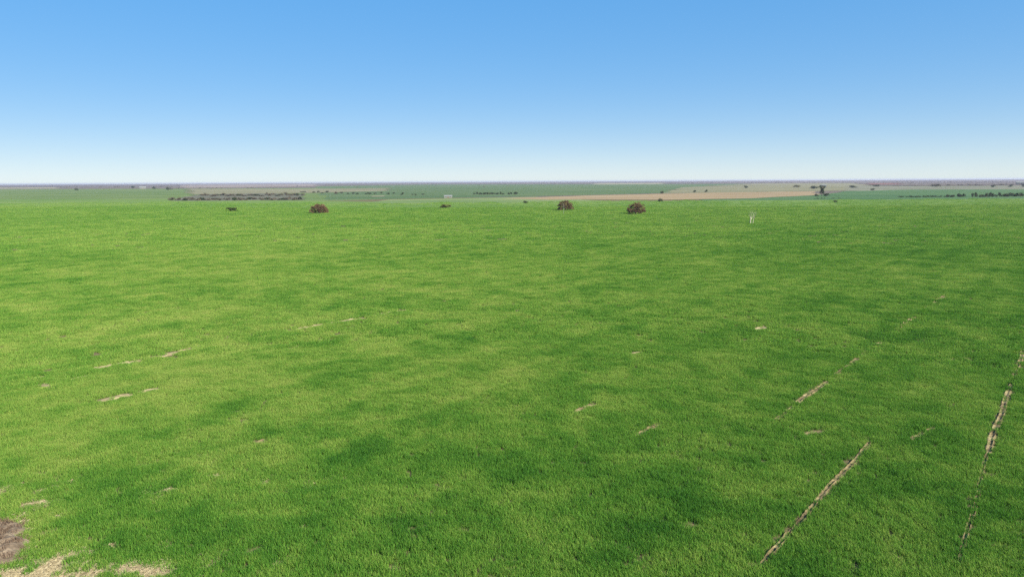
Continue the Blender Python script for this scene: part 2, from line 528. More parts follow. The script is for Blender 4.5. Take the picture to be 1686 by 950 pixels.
MAT = {
    'soil': patch_material('field_soil', [(0.055, 0.05, 0.022), (0.09, 0.078, 0.036), (0.14, 0.115, 0.06)], 0.8, bump=0.03),
    'scrub': patch_material('far_scrubland', [(0.046, 0.037, 0.036), (0.077, 0.062, 0.056), (0.093, 0.077, 0.059), (0.13, 0.108, 0.081)], 0.0012, (1, 1), 0.68),
    'furrow': patch_material('furrow_earth', [(0.055, 0.041, 0.02), (0.125, 0.10, 0.05), (0.215, 0.18, 0.095)], 1.4, bump=0.03),
    'pale_furrow': patch_material('dry_pale_earth', [(0.10, 0.08, 0.04), (0.19, 0.16, 0.085), (0.27, 0.235, 0.13)], 1.6, bump=0.03),
    'thicket': patch_material('scrub_floor', [(0.055, 0.062, 0.04), (0.085, 0.085, 0.058), (0.12, 0.115, 0.08)], 0.03, (0.4, 1), 0.7),
    'mound': patch_material('brown_earth', [(0.06, 0.045, 0.03), (0.115, 0.088, 0.06), (0.18, 0.145, 0.10)], 2.2, bump=0.05),
    'far_green': patch_material('far_green_crop', [(0.05, 0.088, 0.024), (0.078, 0.118, 0.032), (0.115, 0.145, 0.046)], 0.012, (0.35, 1), 0.7),
    'mid_green': patch_material('verge_grass', [(0.06, 0.115, 0.024), (0.09, 0.145, 0.03), (0.13, 0.175, 0.045)], 0.02, (0.3, 1), 0.7),
    'far_teal': patch_material('far_dark_crop', [(0.036, 0.072, 0.026), (0.058, 0.095, 0.034), (0.095, 0.12, 0.05)], 0.012, (0.35, 1), 0.7),
    'teal': patch_material('dark_green_crop', [(0.03, 0.072, 0.024), (0.046, 0.094, 0.031), (0.066, 0.11, 0.04)], 0.012, (0.4, 1), 0.7),
    'pale_pink': patch_material('pale_ploughed_earth', [(0.1, 0.08, 0.065), (0.165, 0.135, 0.113), (0.2, 0.165, 0.135)], 0.01, (0.4, 1)),
    'tan': patch_material('tan_ploughed_earth', [(0.15, 0.115, 0.06), (0.205, 0.152, 0.085), (0.23, 0.185, 0.105)], 0.02, (0.3, 1), 0.7),
    'olive': patch_material('olive_pasture', [(0.075, 0.125, 0.035), (0.11, 0.15, 0.05), (0.155, 0.175, 0.075)], 0.016, (0.35, 1)),
    'pale_olive': patch_material('pale_pasture', [(0.087, 0.093, 0.049), (0.136, 0.131, 0.072), (0.174, 0.162, 0.099)], 0.008, (0.35, 1)),
    'straw': patch_material('pale_stubble', [(0.156, 0.15, 0.09), (0.216, 0.198, 0.126)], 0.02),
    'pale_grey': patch_material('grey_stubble', [(0.09, 0.096, 0.06), (0.132, 0.132, 0.09), (0.174, 0.162, 0.12)], 0.006, (0.35, 1)),
    'reddish': patch_material('red_earth', [(0.102, 0.045, 0.036), (0.144, 0.072, 0.054)], 0.01),
    'bark': patch_material('brown_bark', [(0.06, 0.042, 0.03), (0.13, 0.095, 0.07)], 3.0, bump=0.02),
    'bleached': patch_material('bleached_wood', [(0.19, 0.195, 0.13), (0.29, 0.295, 0.21)], 2.5, bump=0.01),
    'white': patch_material('weathered_white_paint', [(0.14, 0.155, 0.125), (0.20, 0.215, 0.18)], 0.6),
    'metal_roof': patch_material('pale_sheet_roof', [(0.12, 0.13, 0.12), (0.18, 0.19, 0.18)], 0.5, rough=0.5),
    'grey_wall': patch_material('grey_weathered_wall', [(0.085, 0.085, 0.08), (0.13, 0.13, 0.122)], 0.4),
    'dark_glass': patch_material('window_dark', [(0.03, 0.035, 0.04), (0.05, 0.055, 0.06)], 0.5, rough=0.15),
    'door': patch_material('door_brown', [(0.12, 0.08, 0.05), (0.18, 0.12, 0.08)], 1.0),
    'wheat': leaf_material('wheat_leaf', [(0.0, (0.021, 0.085, 0.014)), (0.3, (0.06, 0.168, 0.021)), (0.5, (0.118, 0.236, 0.034)), (0.7, (0.198, 0.288, 0.055)), (1.0, (0.28, 0.33, 0.085))], attr='tint', varamt=0.42),
    'dome_twig': leaf_material('bare_twigs', [(0.2, (0.055, 0.034, 0.017)), (0.5, (0.115, 0.074, 0.038)), (0.8, (0.175, 0.122, 0.07))], varamt=0.8, transl=0.15),
    'green_leaf': leaf_material('shrub_leaf_green', [(0.2, (0.025, 0.05, 0.012)), (0.8, (0.075, 0.11, 0.025))], varamt=0.8),
    'olive_leaf': leaf_material('shrub_leaf_olive', [(0.2, (0.055, 0.06, 0.015)), (0.8, (0.14, 0.14, 0.04))], varamt=0.8),
    'dark_leaf': leaf_material('shrub_leaf_dark', [(0.2, (0.016, 0.032, 0.014)), (0.8, (0.05, 0.075, 0.03))], varamt=0.8),
    'brown_leaf': leaf_material('shrub_leaf_brown', [(0.2, (0.06, 0.055, 0.038)), (0.8, (0.15, 0.132, 0.094))], varamt=0.8, transl=0.2),
    'straw_stick': leaf_material('straw_stems', [(0.2, (0.25, 0.205, 0.115)), (0.8, (0.47, 0.41, 0.26))], varamt=0.8),
    'dry_stem': leaf_material('dry_stems', [(0.2, (0.085, 0.055, 0.036)), (0.8, (0.22, 0.155, 0.105))], varamt=0.8),
}

# ------------------------------------------------------------------ ground: one sheet to the horizon
radii = list(np.arange(0, 60, 2.5)) + list(np.arange(60, 420, 5)) + [420, 480, 560, 650, 800, 1000, 1400, 2000, 3000, 4500, 7000, 10000, 14000]
SEC = 180
gv, gf, gm = [(0, 0, float(gz(0, 0)))], [], []
for r_ in radii[1:]:
    a = np.arange(SEC) * 2 * math.pi / SEC
    X, Y = r_ * np.sin(a), r_ * np.cos(a)
    gv += list(zip(X, Y, gz(X, Y)))
for i in range(SEC):
    gf.append((0, 1 + (i + 1) % SEC, 1 + i)); gm.append(0)
for k in range(len(radii) - 2):
    b0, b1 = 1 + k * SEC, 1 + (k + 1) * SEC
    for i in range(SEC):
        j = (i + 1) % SEC
        gf.append((b0 + i, b0 + j, b1 + j, b1 + i)); gm.append(0 if radii[k + 2] < 700 else 1)
me = mesh_from('ground', gv, gf, MAT['soil'], smooth=True)
me.materials.append(MAT['scrub'])
me.polygons.foreach_set('material_index', gm)
tag(link('ground', me), kind='structure')

# ------------------------------------------------------------------ far fields laid on the ground
def ragged(poly, seed):
    rnd = random.Random(seed); out = []
    for i, (x0, y0) in enumerate(poly):
        x1, y1 = poly[(i + 1) % len(poly)]
        L = math.hypot(x1 - x0, y1 - y0); n = max(2, min(40, int(L / 25)))
        dist = math.hypot((x0 + x1) / 2, (y0 + y1) / 2)
        nx, ny = -(y1 - y0) / L, (x1 - x0) / L
        for k in range(n):
            t = k / n; j = rnd.gauss(0, 0.004 * dist) if k else 0
            out.append((x0 + (x1 - x0) * t + nx * j, y0 + (y1 - y0) * t + ny * j))
    return out

for name, mat, layer, poly in FIELDS:
    pts = ragged(poly, layer)
    bm = bmesh.new()
    z = 0.01 + 0.012 * layer
    f = bm.faces.new([bm.verts.new((x, y, z)) for x, y in pts])
    bmesh.ops.triangulate(bm, faces=[f])
    bm.normal_update()
    for f in bm.faces:
        if f.normal.z < 0: f.normal_flip()
    me = bpy.data.meshes.new(name); bm.to_mesh(me); bm.free()
    me.materials.append(MAT[mat])
    tag(link(name, me), kind='structure')

# ------------------------------------------------------------------ bare furrows and the bare corner
def furrow_mesh(name, x0, y0, x1, y1, hw, seed, mat):
    rnd = random.Random(seed)
    L = math.hypot(x1 - x0, y1 - y0); n = max(6, int(L / 0.22))
    dx, dy = (x1 - x0) / L, (y1 - y0) / L
    nx, ny = dy, -dx
    prof = [(-1.5, -.05), (-1.1, .02), (-.75, .06), (-.35, .025), (0, .012), (.35, .03), (.75, .07), (1.1, .02), (1.5, -.05)]
    v, f = [], []
    for i in range(n + 1):
        t = i / n; end = min(1, min(t, 1 - t) * n / 3)
        wob = 0.05 * math.sin(t * L * 0.7 + seed) + rnd.uniform(-.02, .02)
        for u_, zz in prof:
            x = x0 + dx * L * t + nx * (u_ * hw * (0.5 + 0.5 * end) + wob); y = y0 + dy * L * t + ny * (u_ * hw * (0.5 + 0.5 * end) + wob)
            lump = rnd.uniform(0.2, 1.6) if 0 < zz else 1
            v.append((x, y, float(gz(x, y)) + 0.012 + zz * lump * (0.3 + 0.7 * end)))
    k = len(prof)
    for i in range(n):
        for j in range(k - 1):
            f.append((i * k + j, i * k + j + 1, (i + 1) * k + j + 1, (i + 1) * k + j))
    return mesh_from(name, v, f, MAT[mat])

for i, (x0, y0, x1, y1, hw, st) in enumerate(FURROWS):
    if st >= 0.4:
        tag(link('furrow', furrow_mesh('furrow', x0, y0, x1, y1, hw * .8, i, 'pale_furrow' if hw >= .4 else 'furrow')), kind='structure')

def bare_amount(x, y):
    b = np.zeros_like(x)
    for cx, cy, rx, ry in BARE:
        d = np.hypot((x - cx) / rx, (y - cy) / ry)
        b = np.maximum(b, 1.6 - d)
    return b + 0.9 * vnoise(x * 1.3, y * 1.3, 31) + 0.7 * vnoise(x * 4, y * 4, 32)

# low heap of earth in the corner
rng0 = np.random.default_rng(3)
hx, hy = np.meshgrid(np.linspace(-30, -14, 130), np.linspace(16, 34, 140))
hb = bare_amount(hx.ravel(), hy.ravel())
c0 = BARE[0]; c1 = BARE[1]
dd = np.minimum(np.hypot((hx.ravel() - c0[0]) / c0[2], (hy.ravel() - c0[1]) / c0[3]), np.hypot((hx.ravel() - c1[0]) / c1[2], (hy.ravel() - c1[1]) / c1[3]))
edge = np.clip(1.6 - dd + 0.8 * vnoise(hx.ravel() * 1.5, hy.ravel() * 1.5, 39), -.1, 1)
hz = edge * 0.38 + edge * (0.30 * vnoise(hx.ravel() * 2.2, hy.ravel() * 2.2, 40) + 0.16 * vnoise(hx.ravel() * 5, hy.ravel() * 5, 41) + rng0.uniform(-.035, .035, hx.size))
hv = list(zip(hx.ravel(), hy.ravel(), hz + gz(hx.ravel(), hy.ravel()) - 0.02))
hf = []
for j in range(139):
    for i in range(129):
        q = (j * 130 + i, j * 130 + i + 1, (j + 1) * 130 + i + 1, (j + 1) * 130 + i)
        if max(hz[k] for k in q) > -0.02: hf.append(q)
bm = bmesh.new()
vv = [bm.verts.new(p) for p in hv]
for q in hf: bm.faces.new([vv[k] for k in q])
bmesh.ops.delete(bm, geom=[v for v in bm.verts if not v.link_faces], context='VERTS')
me = bpy.data.meshes.new('earth_bank'); bm.to_mesh(me); bm.free(); me.materials.append(MAT['mound'])
tag(link('earth_bank', me), kind='structure')

# ------------------------------------------------------------------ scattering (wheat, straw, far scrub): one object each
def scatter(name, x, y, z, rot, scl, pick, tint, protos, label, cat):
    col = bpy.data.collections.new(name + '_sources')          # not linked to the scene
    for i, pm in enumerate(protos):
        col.objects.link(bpy.data.objects.new('%s_source_%02d' % (name, i), pm))
    n = len(x)
    me = bpy.data.meshes.new(name)
    me.vertices.add(n)
    me.vertices.foreach_set('co', np.stack([x, y, z], 1).astype(np.float32).ravel())
    for an, ty, dat, key in (('rot', 'FLOAT_VECTOR', rot, 'vector'), ('scl', 'FLOAT_VECTOR', scl, 'vector'), ('tint', 'FLOAT', tint, 'value'), ('pick', 'INT', pick, 'value')):
        at = me.attributes.new(an, ty, 'POINT')
        at.data.foreach_set(key, np.ascontiguousarray(dat, dtype=np.int32 if ty == 'INT' else np.float32).ravel())
    o = link(name, me)
    ng = bpy.data.node_groups.new(name + '_nodes', 'GeometryNodeTree')
    ng.interface.new_socket('Geometry', in_out='INPUT', socket_type='NodeSocketGeometry')
    ng.interface.new_socket('Geometry', in_out='OUTPUT', socket_type='NodeSocketGeometry')
    N, L = ng.nodes, ng.links
    gi, go = N.new('NodeGroupInput'), N.new('NodeGroupOutput')
    ci = N.new('GeometryNodeCollectionInfo'); ci.inputs['Collection'].default_value = col
    ci.inputs['Separate Children'].default_value = True; ci.inputs['Reset Children'].default_value = True
    ip = N.new('GeometryNodeInstanceOnPoints'); ip.inputs['Pick Instance'].default_value = True
    def named(a, t):
        q = N.new('GeometryNodeInputNamedAttribute'); q.data_type = t; q.inputs['Name'].default_value = a
        return q.outputs['Attribute']
    L.new(gi.outputs[0], ip.inputs['Points']); L.new(ci.outputs[0], ip.inputs['Instance'])
    L.new(named('pick', 'INT'), ip.inputs['Instance Index'])
    L.new(named('rot', 'FLOAT_VECTOR'), ip.inputs['Rotation']); L.new(named('scl', 'FLOAT_VECTOR'), ip.inputs['Scale'])
    L.new(ip.outputs[0], go.inputs[0])
    md = o.modifiers.new('scatter', 'NODES'); md.node_group = ng
    tag(o, label, cat, kind='stuff')
    return o

def add_var(me, vals):
    a = me.attributes.new('var', 'FLOAT', 'POINT')
    a.data.foreach_set('value', np.array(vals, dtype=np.float32))

def tuft_mesh(name, seed, n, radius, h, w):
    rnd = random.Random(seed); v, f, var = [], [], []
    for i in range(n):
        rr = radius * math.sqrt(rnd.random()); a = rnd.uniform(0, 6.283)
        x, y = rr * math.cos(a), rr * math.sin(a)
        fa = rnd.uniform(0, 6.283); hh = h * rnd.uniform(.55, 1.1); ww = w * rnd.uniform(.7, 1.25)
        lean = rnd.uniform(.15, .75) * hh; la = rnd.uniform(0, 6.283)
        px, py = -math.sin(la) * ww / 2, math.cos(la) * ww / 2
        lx, ly = math.cos(la) * lean, math.sin(la) * lean
        b = len(v)
        m = 0.55
        v += [(x - px, y - py, -.03), (x + px, y + py, -.03),
              (x + lx * .35 + px, y + ly * .35 + py, hh * .62), (x + lx * .35 - px, y + ly * .35 - py, hh * .62),
              (x + lx, y + ly, hh * rnd.uniform(.78, 1.0))]
        f += [(b, b + 1, b + 2, b + 3), (b + 3, b + 2, b + 4)]
        var += [rnd.random()] * 5
    me = mesh_from(name, v, f, MAT['wheat'])
    add_var(me, var)
    return me

rng = np.random.default_rng(7)
edge_az = np.array([e[0] for e in WHEAT_EDGE]); edge_r = np.array([e[1] for e in WHEAT_EDGE])

def fan(r0, r1, dens, half=45.0, back=8.0):
    """random points of a wedge in front of a point behind the camera"""
    area = (r1 * r1 - r0 * r0) * R(half)
    n = int(area * dens)
    r = np.sqrt(rng.random(n) * (r1 * r1 - r0 * r0) + r0 * r0)
    a = R(1) * (rng.random(n) * 2 - 1) * half
    return r * np.sin(a), r * np.cos(a) - back

def tint_of(x, y):
    al = x * ROW_DIR[0] + y * ROW_DIR[1]; ac = x * ROW_DIR[1] - y * ROW_DIR[0]
    r = np.hypot(x, y)
    t = 0.08 * vnoise(x / 55, y / 55, 11) + 0.09 * vnoise(x / 17 + 5, y / 17, 12) + 0.15 * vnoise(x / 6, y / 6, 13) + 0.25 * vnoise(x / 2.1, y / 2.1, 14) + 0.24 * vnoise(x / .8, y / .8, 15)
    t += 0.13 * vnoise(al / 34, ac / 1.3, 16)
    for cx, cy, rx, ry, amp in TINT_BLOBS:
        d2 = ((x - cx) / rx) ** 2 + ((y - cy) / ry) ** 2
        k = d2 < 6
        t[k] += 0.085 * amp * np.exp(-d2[k] * 0.9) * (1 + 1.4 * vnoise(x[k] / (rx * .25 + .2), y[k] / (ry * .25 + .2), 17))
    return t

def keep_mask(x, y, pad):
    keep = np.ones(len(x), bool)
    for i, (x0, y0, x1, y1, hw, st) in enumerate(FURROWS):
        L = math.hypot(x1 - x0, y1 - y0); dx, dy = (x1 - x0) / L, (y1 - y0) / L
        al = (x - x0) * dx + (y - y0) * dy; ac = np.abs((x - x0) * dy - (y - y0) * dx)
        nz = vnoise(al * 0.9 + i * 7, al * 0 + i, 20) + 0.8 * vnoise(al * 3 + i * 3, al * 0 + i, 21)
        wdt = (hw + pad) * np.clip(st + 0.3 + 0.9 * nz * (1.35 - st), 0, 1.3)
        keep &= ~((al > 0) & (al < L) & (ac < wdt) & (rng.random(len(x)) > (0.05 if st > .9 else 0.13)))
    return keep & (bare_amount(x, y) < 0.35 + 1.1 * rng.random(len(x)))

def inside_wheat(x, y):
    az = np.degrees(np.arctan2(x, y)); r = np.hypot(x, y)
    lim = np.interp(az, edge_az, edge_r) * (1 + 0.07 * vnoise(az * 0.35, az * 0, 3) + 0.05 * vnoise(az * 1.3, az * 0, 4) + 0.03 * vnoise(az * 5, az * 0, 2))
    return r < lim * (1 - 0.34 * rng.random(len(x)) ** 2 * (0.6 + vnoise(x / 60, y / 25, 8)))

NP = 6
protos = [tuft_mesh('wheat_near_%d' % i, 100 + i, 44, .17, .23, .011) for i in range(NP)]
protos += [tuft_mesh('wheat_mid_%d' % i, 200 + i, 120, .40, .24, .021) for i in range(NP)]
protos += [tuft_mesh('wheat_open_%d' % i, 300 + i, 230, 1.25, .27, .055) for i in range(NP)]
order = sorted(range(len(protos)), key=lambda k: k)
XS, YS, PK, SC = [], [], [], []
for tier, (r0, r1, dens, pad) in enumerate(((22, 72, 40, .02), (66, 190, 7.0, .0), (176, 660, .52, -.1))):
    x, y = fan(r0, r1, dens)
    k = inside_wheat(x, y) & (y > 12)
    x, y = x[k], y[k]
    k = keep_mask(x, y, pad) if tier < 2 else np.ones(len(x), bool)
    x, y = x[k], y[k]
    XS.append(x); YS.append(y); PK.append(tier * NP + rng.integers(0, NP, len(x)))
x = np.concatenate(XS); y = np.concatenate(YS); pick = np.concatenate(PK); n = len(x)
tint = tint_of(x, y)
s = (0.9 + 0.25 * rng.random(n)) * np.clip(1.0 - 0.55 * tint, 0.7, 1.25) * (1 + 0.35 * vnoise(x / 2.2, y / 2.2, 23) + 0.3 * vnoise(x / .6, y / .6, 24))
rot = np.stack([np.zeros(n), np.zeros(n), rng.random(n) * 6.283], 1)
scl = np.stack([0.5 + 0.5 * s, 0.5 + 0.5 * s, s], 1)
scatter('wheat_crop', x, y, gz(x, y), rot, scl, pick, tint, protos, 'young green wheat covering the whole near field up to the far trees', 'crop')
print('wheat instances', n)

# straw on the bare corner
def straw_mesh(seed):
    rnd = random.Random(seed); v, f, var = [], [], []
    for i in range(26):
        a = rnd.uniform(0, 6.283); L = rnd.uniform(.06, .2); w = rnd.uniform(.004, .009)
        x, y, z = rnd.uniform(-.2, .2), rnd.uniform(-.2, .2), rnd.uniform(.0, .05)
        dx, dy, dz = math.cos(a) * L, math.sin(a) * L, rnd.uniform(-.02, .06)
        px, py = -math.sin(a) * w, math.cos(a) * w
        b = len(v)
        v += [(x - px, y - py, z), (x + px, y + py, z), (x + dx, y + dy, z + dz), (x + dx * .5, y + dy * .5, z + dz * .5 + w * 2)]
        f += [(b, b + 1, b + 2), (b, b + 3, b + 2)]
        var += [rnd.random()] * 4
    me = mesh_from('straw_bits', v, f, MAT['straw_stick']); add_var(me, var)
    return me
n0 = 26000
x = rng.uniform(-30, -9, n0); y = rng.uniform(17, 34, n0)
near_bank = np.minimum(np.hypot((x - c0[0]) / c0[2], (y - c0[1]) / c0[3]), np.hypot((x - c1[0]) / c1[2], (y - c1[1]) / c1[3]))
k = (bare_amount(x, y) > 0.3 + 0.7 * rng.random(n0)) & (near_bank > 1.3)
x, y = x[k], y[k]; n = len(x)
scatter('straw_litter', x, y, gz(x, y) + 0.012, np.stack([np.zeros(n), np.zeros(n), rng.random(n) * 6.283], 1), np.ones((n, 3)) * rng.uniform(.7, 1.4, (n, 1)),
        rng.integers(0, 3, n), np.zeros(n), [straw_mesh(i) for i in range(3)], 'pale straw litter on the bare corner of the field', 'straw')
# dry brown weeds on the earth bank
def dry_mesh(seed):
    me = tuft_mesh('dry_weed', seed, 30, .13, .2, .008); me.materials.clear(); me.materials.append(MAT['dry_stem'])
    return me
k = (edge > .12) & (rng0.random(hx.size) < .16)
x, y, z = hx.ravel()[k], hy.ravel()[k], (hz + gz(hx.ravel(), hy.ravel()) - .02)[k]; n = len(x)
scatter('dry_weeds', x, y, z, np.stack([np.zeros(n), np.zeros(n), rng.random(n) * 6.283], 1), np.ones((n, 3)) * rng.uniform(.6, 1.3, (n, 1)),
        rng.integers(0, 3, n), np.zeros(n), [dry_mesh(80 + i) for i in range(3)], 'dry brown weeds on the earth bank in the corner', 'weeds')

# ------------------------------------------------------------------ woody plants
def tube(v, f, p0, p1, r0, r1, sides=5):
    d = (p1 - p0)
    if d.length < 1e-5: return
    d.normalize()
    a = d.orthogonal().normalized(); b = d.cross(a)
    s = len(v)
    for p, r in ((p0, r0), (p1, r1)):
        for k in range(sides):
            t = 6.283185 * k / sides
            v.append(p + a * (math.cos(t) * r) + b * (math.sin(t) * r))
    for k in range(sides):
        j = (k + 1) % sides
        f.append((s + k, s + j, s + sides + j, s + sides + k))

def grow(v, f, tips, rnd, p, d, L, r, level, maxlevel, spread, upward, sides):
    q = p
    for k in range(3):
        d2 = (d + Vector((rnd.gauss(0, .16), rnd.gauss(0, .16), rnd.gauss(0, .10) + upward * .1))).normalized()
        q2 = q + d2 * (L / 3)
        tube(v, f, q, q2, r * (1 - .22 * k), r * (1 - .22 * (k + 1)), sides)
        q, d = q2, d2
        if level < maxlevel and k > 0:
            for c in range(2 if k == 2 else 1):
                ax = Vector((rnd.gauss(0, 1), rnd.gauss(0, 1), rnd.gauss(0, .5))).normalized()
                nd = (d + ax * spread * rnd.uniform(.6, 1.2) + Vector((0, 0, upward * .15))).normalized()
                grow(v, f, tips, rnd, q, nd, L * rnd.uniform(.55, .8), r * (1 - .22 * (k + 1)) * .72, level + 1, maxlevel, spread, upward, max(3, sides - 1))
    if level >= maxlevel - 1: tips.append((q, d))

def dome_tree(name, seed, W, H, mat_twig, label, cat, loc, rotz, group=None, lobes=110, per=95):
    """low wide leafless tree: short trunk, spreading limbs, a dome of fine twigs in clumps"""
    rnd = random.Random(seed)
    root = link(name, None); root.location = loc; root.rotation_euler.z = rotz
    v, f = [], []
    tube(v, f, Vector((0, 0, -.15)), Vector((.06, .03, H * .16)), W * .045, W * .032, 8)
    tube(v, f, Vector((.06, .03, H * .16)), Vector((.10, -.02, H * .27)), W * .032, W * .026, 8)
    link('trunk', mesh_from('trunk', v, f, MAT['bark'], True), root)
    tips = []
    v, f = [], []
    for i in range(7):
        a = 6.283 * (i + rnd.uniform(-.3, .3)) / 7
        el = rnd.uniform(.15, 1.1)
        d = Vector((math.cos(a) * math.cos(el), math.sin(a) * math.cos(el), math.sin(el)))
        grow(v, f, tips, rnd, Vector((.08, 0, H * rnd.uniform(.14, .25))), d, W * .19, W * .02, 1, 3, .75, .2, 5)
    v = [Vector((p.x, p.y, max(p.z, .05))) for p in v]
    link('limbs', mesh_from('limbs', v, f, MAT['bark'], True), root)
    tv, tf, var = [], [], []
    for k in range(lobes):
        a = rnd.uniform(0, 6.283); e = math.asin(rnd.uniform(0.02, 1)); q = .9 * rnd.random() ** .28
        sq = 1 + .08 * math.sin(2 * a + seed)
        cx, cy, cz = W / 2 * q * sq * math.cos(e) * math.cos(a), W / 2 * q * math.cos(e) * math.sin(a), H * (.10 + .84 * q * math.sin(e))
        cr = W * rnd.uniform(.05, .10); tone = rnd.uniform(-.2, .2)
        for t in range(per):
            o = Vector((rnd.gauss(0, 1), rnd.gauss(0, 1), rnd.gauss(0, 1)))
            o.normalize(); o *= cr * rnd.random() ** .5
            p = Vector((cx, cy, cz)) + Vector((o.x, o.y, o.z * .7))
            if p.z < .08: p.z = .08 + rnd.random() * .3
            d = (Vector((cx, cy, cz * .8)).normalized() + Vector((rnd.gauss(0, .6), rnd.gauss(0, .6), rnd.gauss(.2, .5)))).normalized()
            L = W * rnd.uniform(.015, .04); w = W * rnd.uniform(.005, .012)
            s_ = d.orthogonal().normalized(); s_.rotate(Euler((rnd.uniform(0, 6), rnd.uniform(0, 6), 0)))
            b = len(tv)
            tv += [p - s_ * w, p + s_ * w, p + d * L + s_ * w * .3, p + d * L * .9 - s_ * w * .3]
            tf.append((b, b + 1, b + 2, b + 3)); var += [min(1, max(0, rnd.random() * .8 + .1 + tone))] * 4
    me = mesh_from('crown', tv, tf, mat_twig); add_var(me, var)
    link('crown', me, root)
    return tag(root, label, cat, group)

TREE_LABELS = ['reddish brown leafless domed tree nearest the left side, standing alone in wheat',
               'brown leafless domed tree behind the thin pale post',
               'widest brown leafless domed tree, right of the tree with the post']
for i in range(3):
    k, x, y, w, h = SHRUBS[i]
    dome_tree('domed_tree', 31 + i * 7, w * .93, h, MAT['dome_twig'], TREE_LABELS[i], 'tree', (x, y, float(gz(x, y))), i * 1.3, 'domed leafless trees in the wheat')

def shrub_meshes(seed, mat, n=300, leaf=.11):
    """unit shrub (1 wide, 1 tall): clumped leaf faces and a few stems"""
    rnd = random.Random(seed); v, f, var = [], [], []
    cl = []
    for k in range(16):
        a = rnd.uniform(0, 6.283); e = math.asin(rnd.uniform(.05, 1)); q = rnd.uniform(.35, .8)
        cl.append((.5 * q * math.cos(e) * math.cos(a), .5 * q * math.cos(e) * math.sin(a), .12 + .75 * q * math.sin(e), rnd.uniform(.12, .22), rnd.uniform(-.2, .2)))
    for i in range(n):
        cx, cy, cz, cr, tone = rnd.choice(cl)
        o = Vector((rnd.gauss(0, 1), rnd.gauss(0, 1), rnd.gauss(0, 1))).normalized() * cr * rnd.random() ** .45
        p = Vector((cx, cy, cz)) + o; p.z = max(.05, p.z)
        a = Vector((rnd.gauss(0, 1), rnd.gauss(0, 1), rnd.gauss(0, 1))).normalized(); b_ = a.orthogonal().normalized(); c_ = a.cross(b_)
        s1, s2 = leaf * rnd.uniform(.35, .7), leaf * rnd.uniform(.25, .5)
        b = len(v)
        v += [p - b_ * s1, p + c_ * s2, p + b_ * s1, p - c_ * s2]
        f.append((b, b + 1, b + 2, b + 3)); var += [min(1, max(0, rnd.random() * .8 + .1 + tone))] * 4
    fol = mesh_from('foliage', v, f, mat); add_var(fol, var)
    v, f = [], []
    for k in range(5):
        a = rnd.uniform(0, 6.283)
        m_ = Vector((math.cos(a) * .12, math.sin(a) * .12, .35)); e_ = Vector((math.cos(a) * .3, math.sin(a) * .3, .72))
        tube(v, f, Vector((math.cos(a) * .02, math.sin(a) * .02, -.08)), m_, .028, .018, 4); tube(v, f, m_, e_, .018, .006, 4)
    return fol, mesh_from('stem', v, f, MAT['bark'])

SH = {k: [shrub_meshes(500 + 10 * j + i, MAT[m], n) for i in range(4)] for j, (k, m, n) in enumerate((('green', 'green_leaf', 420), ('olive', 'olive_leaf', 420), ('dark', 'dark_leaf', 360), ('brown', 'brown_leaf', 360)))}

def shrub(name, kind, x, y, w, h, seed, label, cat='shrub', group=None):
    rnd = random.Random(seed)
    fol, stem = SH[kind][seed % 4]
    root = link(name, None); root.location = (x, y, float(gz(x, y)) + .02); root.rotation_euler.z = rnd.uniform(0, 6.28)
    root.scale = (w, w, h)
    link('foliage', fol, root); link('stem', stem, root)
    return tag(root, label, cat, group)

SINGLE_LABELS = {
    3: 'low dark green bush in the wheat left of the leftmost domed tree',
    4: 'low olive bush at the wheat edge below the small white building',
    5: 'small dark bush at the lower edge of the tan ploughed strip',
    6: 'tiny dark bush left of the tree with the pale post',
    7: 'left one of two tiny bushes on the tan strip right of centre',
    8: 'right one of two tiny bushes on the tan strip right of centre',
    9: 'tiny bush on the tan strip above the small dark bush',
    11: 'dark rounded bush at the right foot of the tall slim tree',
    12: 'small dark bush at the left foot of the tall slim tree',
    13: 'dark bush on the pale pasture up and left of the slim tree',
    14: 'lone dark bush on the pale pasture left of the slim tree',
    15: 'faint olive bush near the horizon left of the slim tree',
    16: 'flat dark bush clump on the pale strip right of the slim tree',
    17: 'dark bush below the reddish strip near the right horizon',
    18: 'small bush at the left end of the dark green field on the right',
    19: 'dark bush just left of the far pale barn on the left horizon',
    20: 'dark bush just right of the far pale barn on the left horizon',
    21: 'taller dark bush second to the right of the far pale barn',
    22: 'lone tiny bush near the horizon at the far left',
    23: 'dark bush on the grey strip left of the far right pale house',
    24: 'dark bush just below the far right pale house',
    25: 'wide brown thicket under the horizon on the right',
    26: 'small bush in the green field below and right of the slim tree',
    27: 'thin brown bush right of the scrub rows above the left domed tree',
    28: 'dark bush cut by the right edge of the picture near the horizon',
}
for i, (k, x, y, w, h) in enumerate(SHRUBS):
    if i in SINGLE_LABELS:
        shrub('bush', k, x, y, w, h, 40 + i, SINGLE_LABELS[i], 'bush')

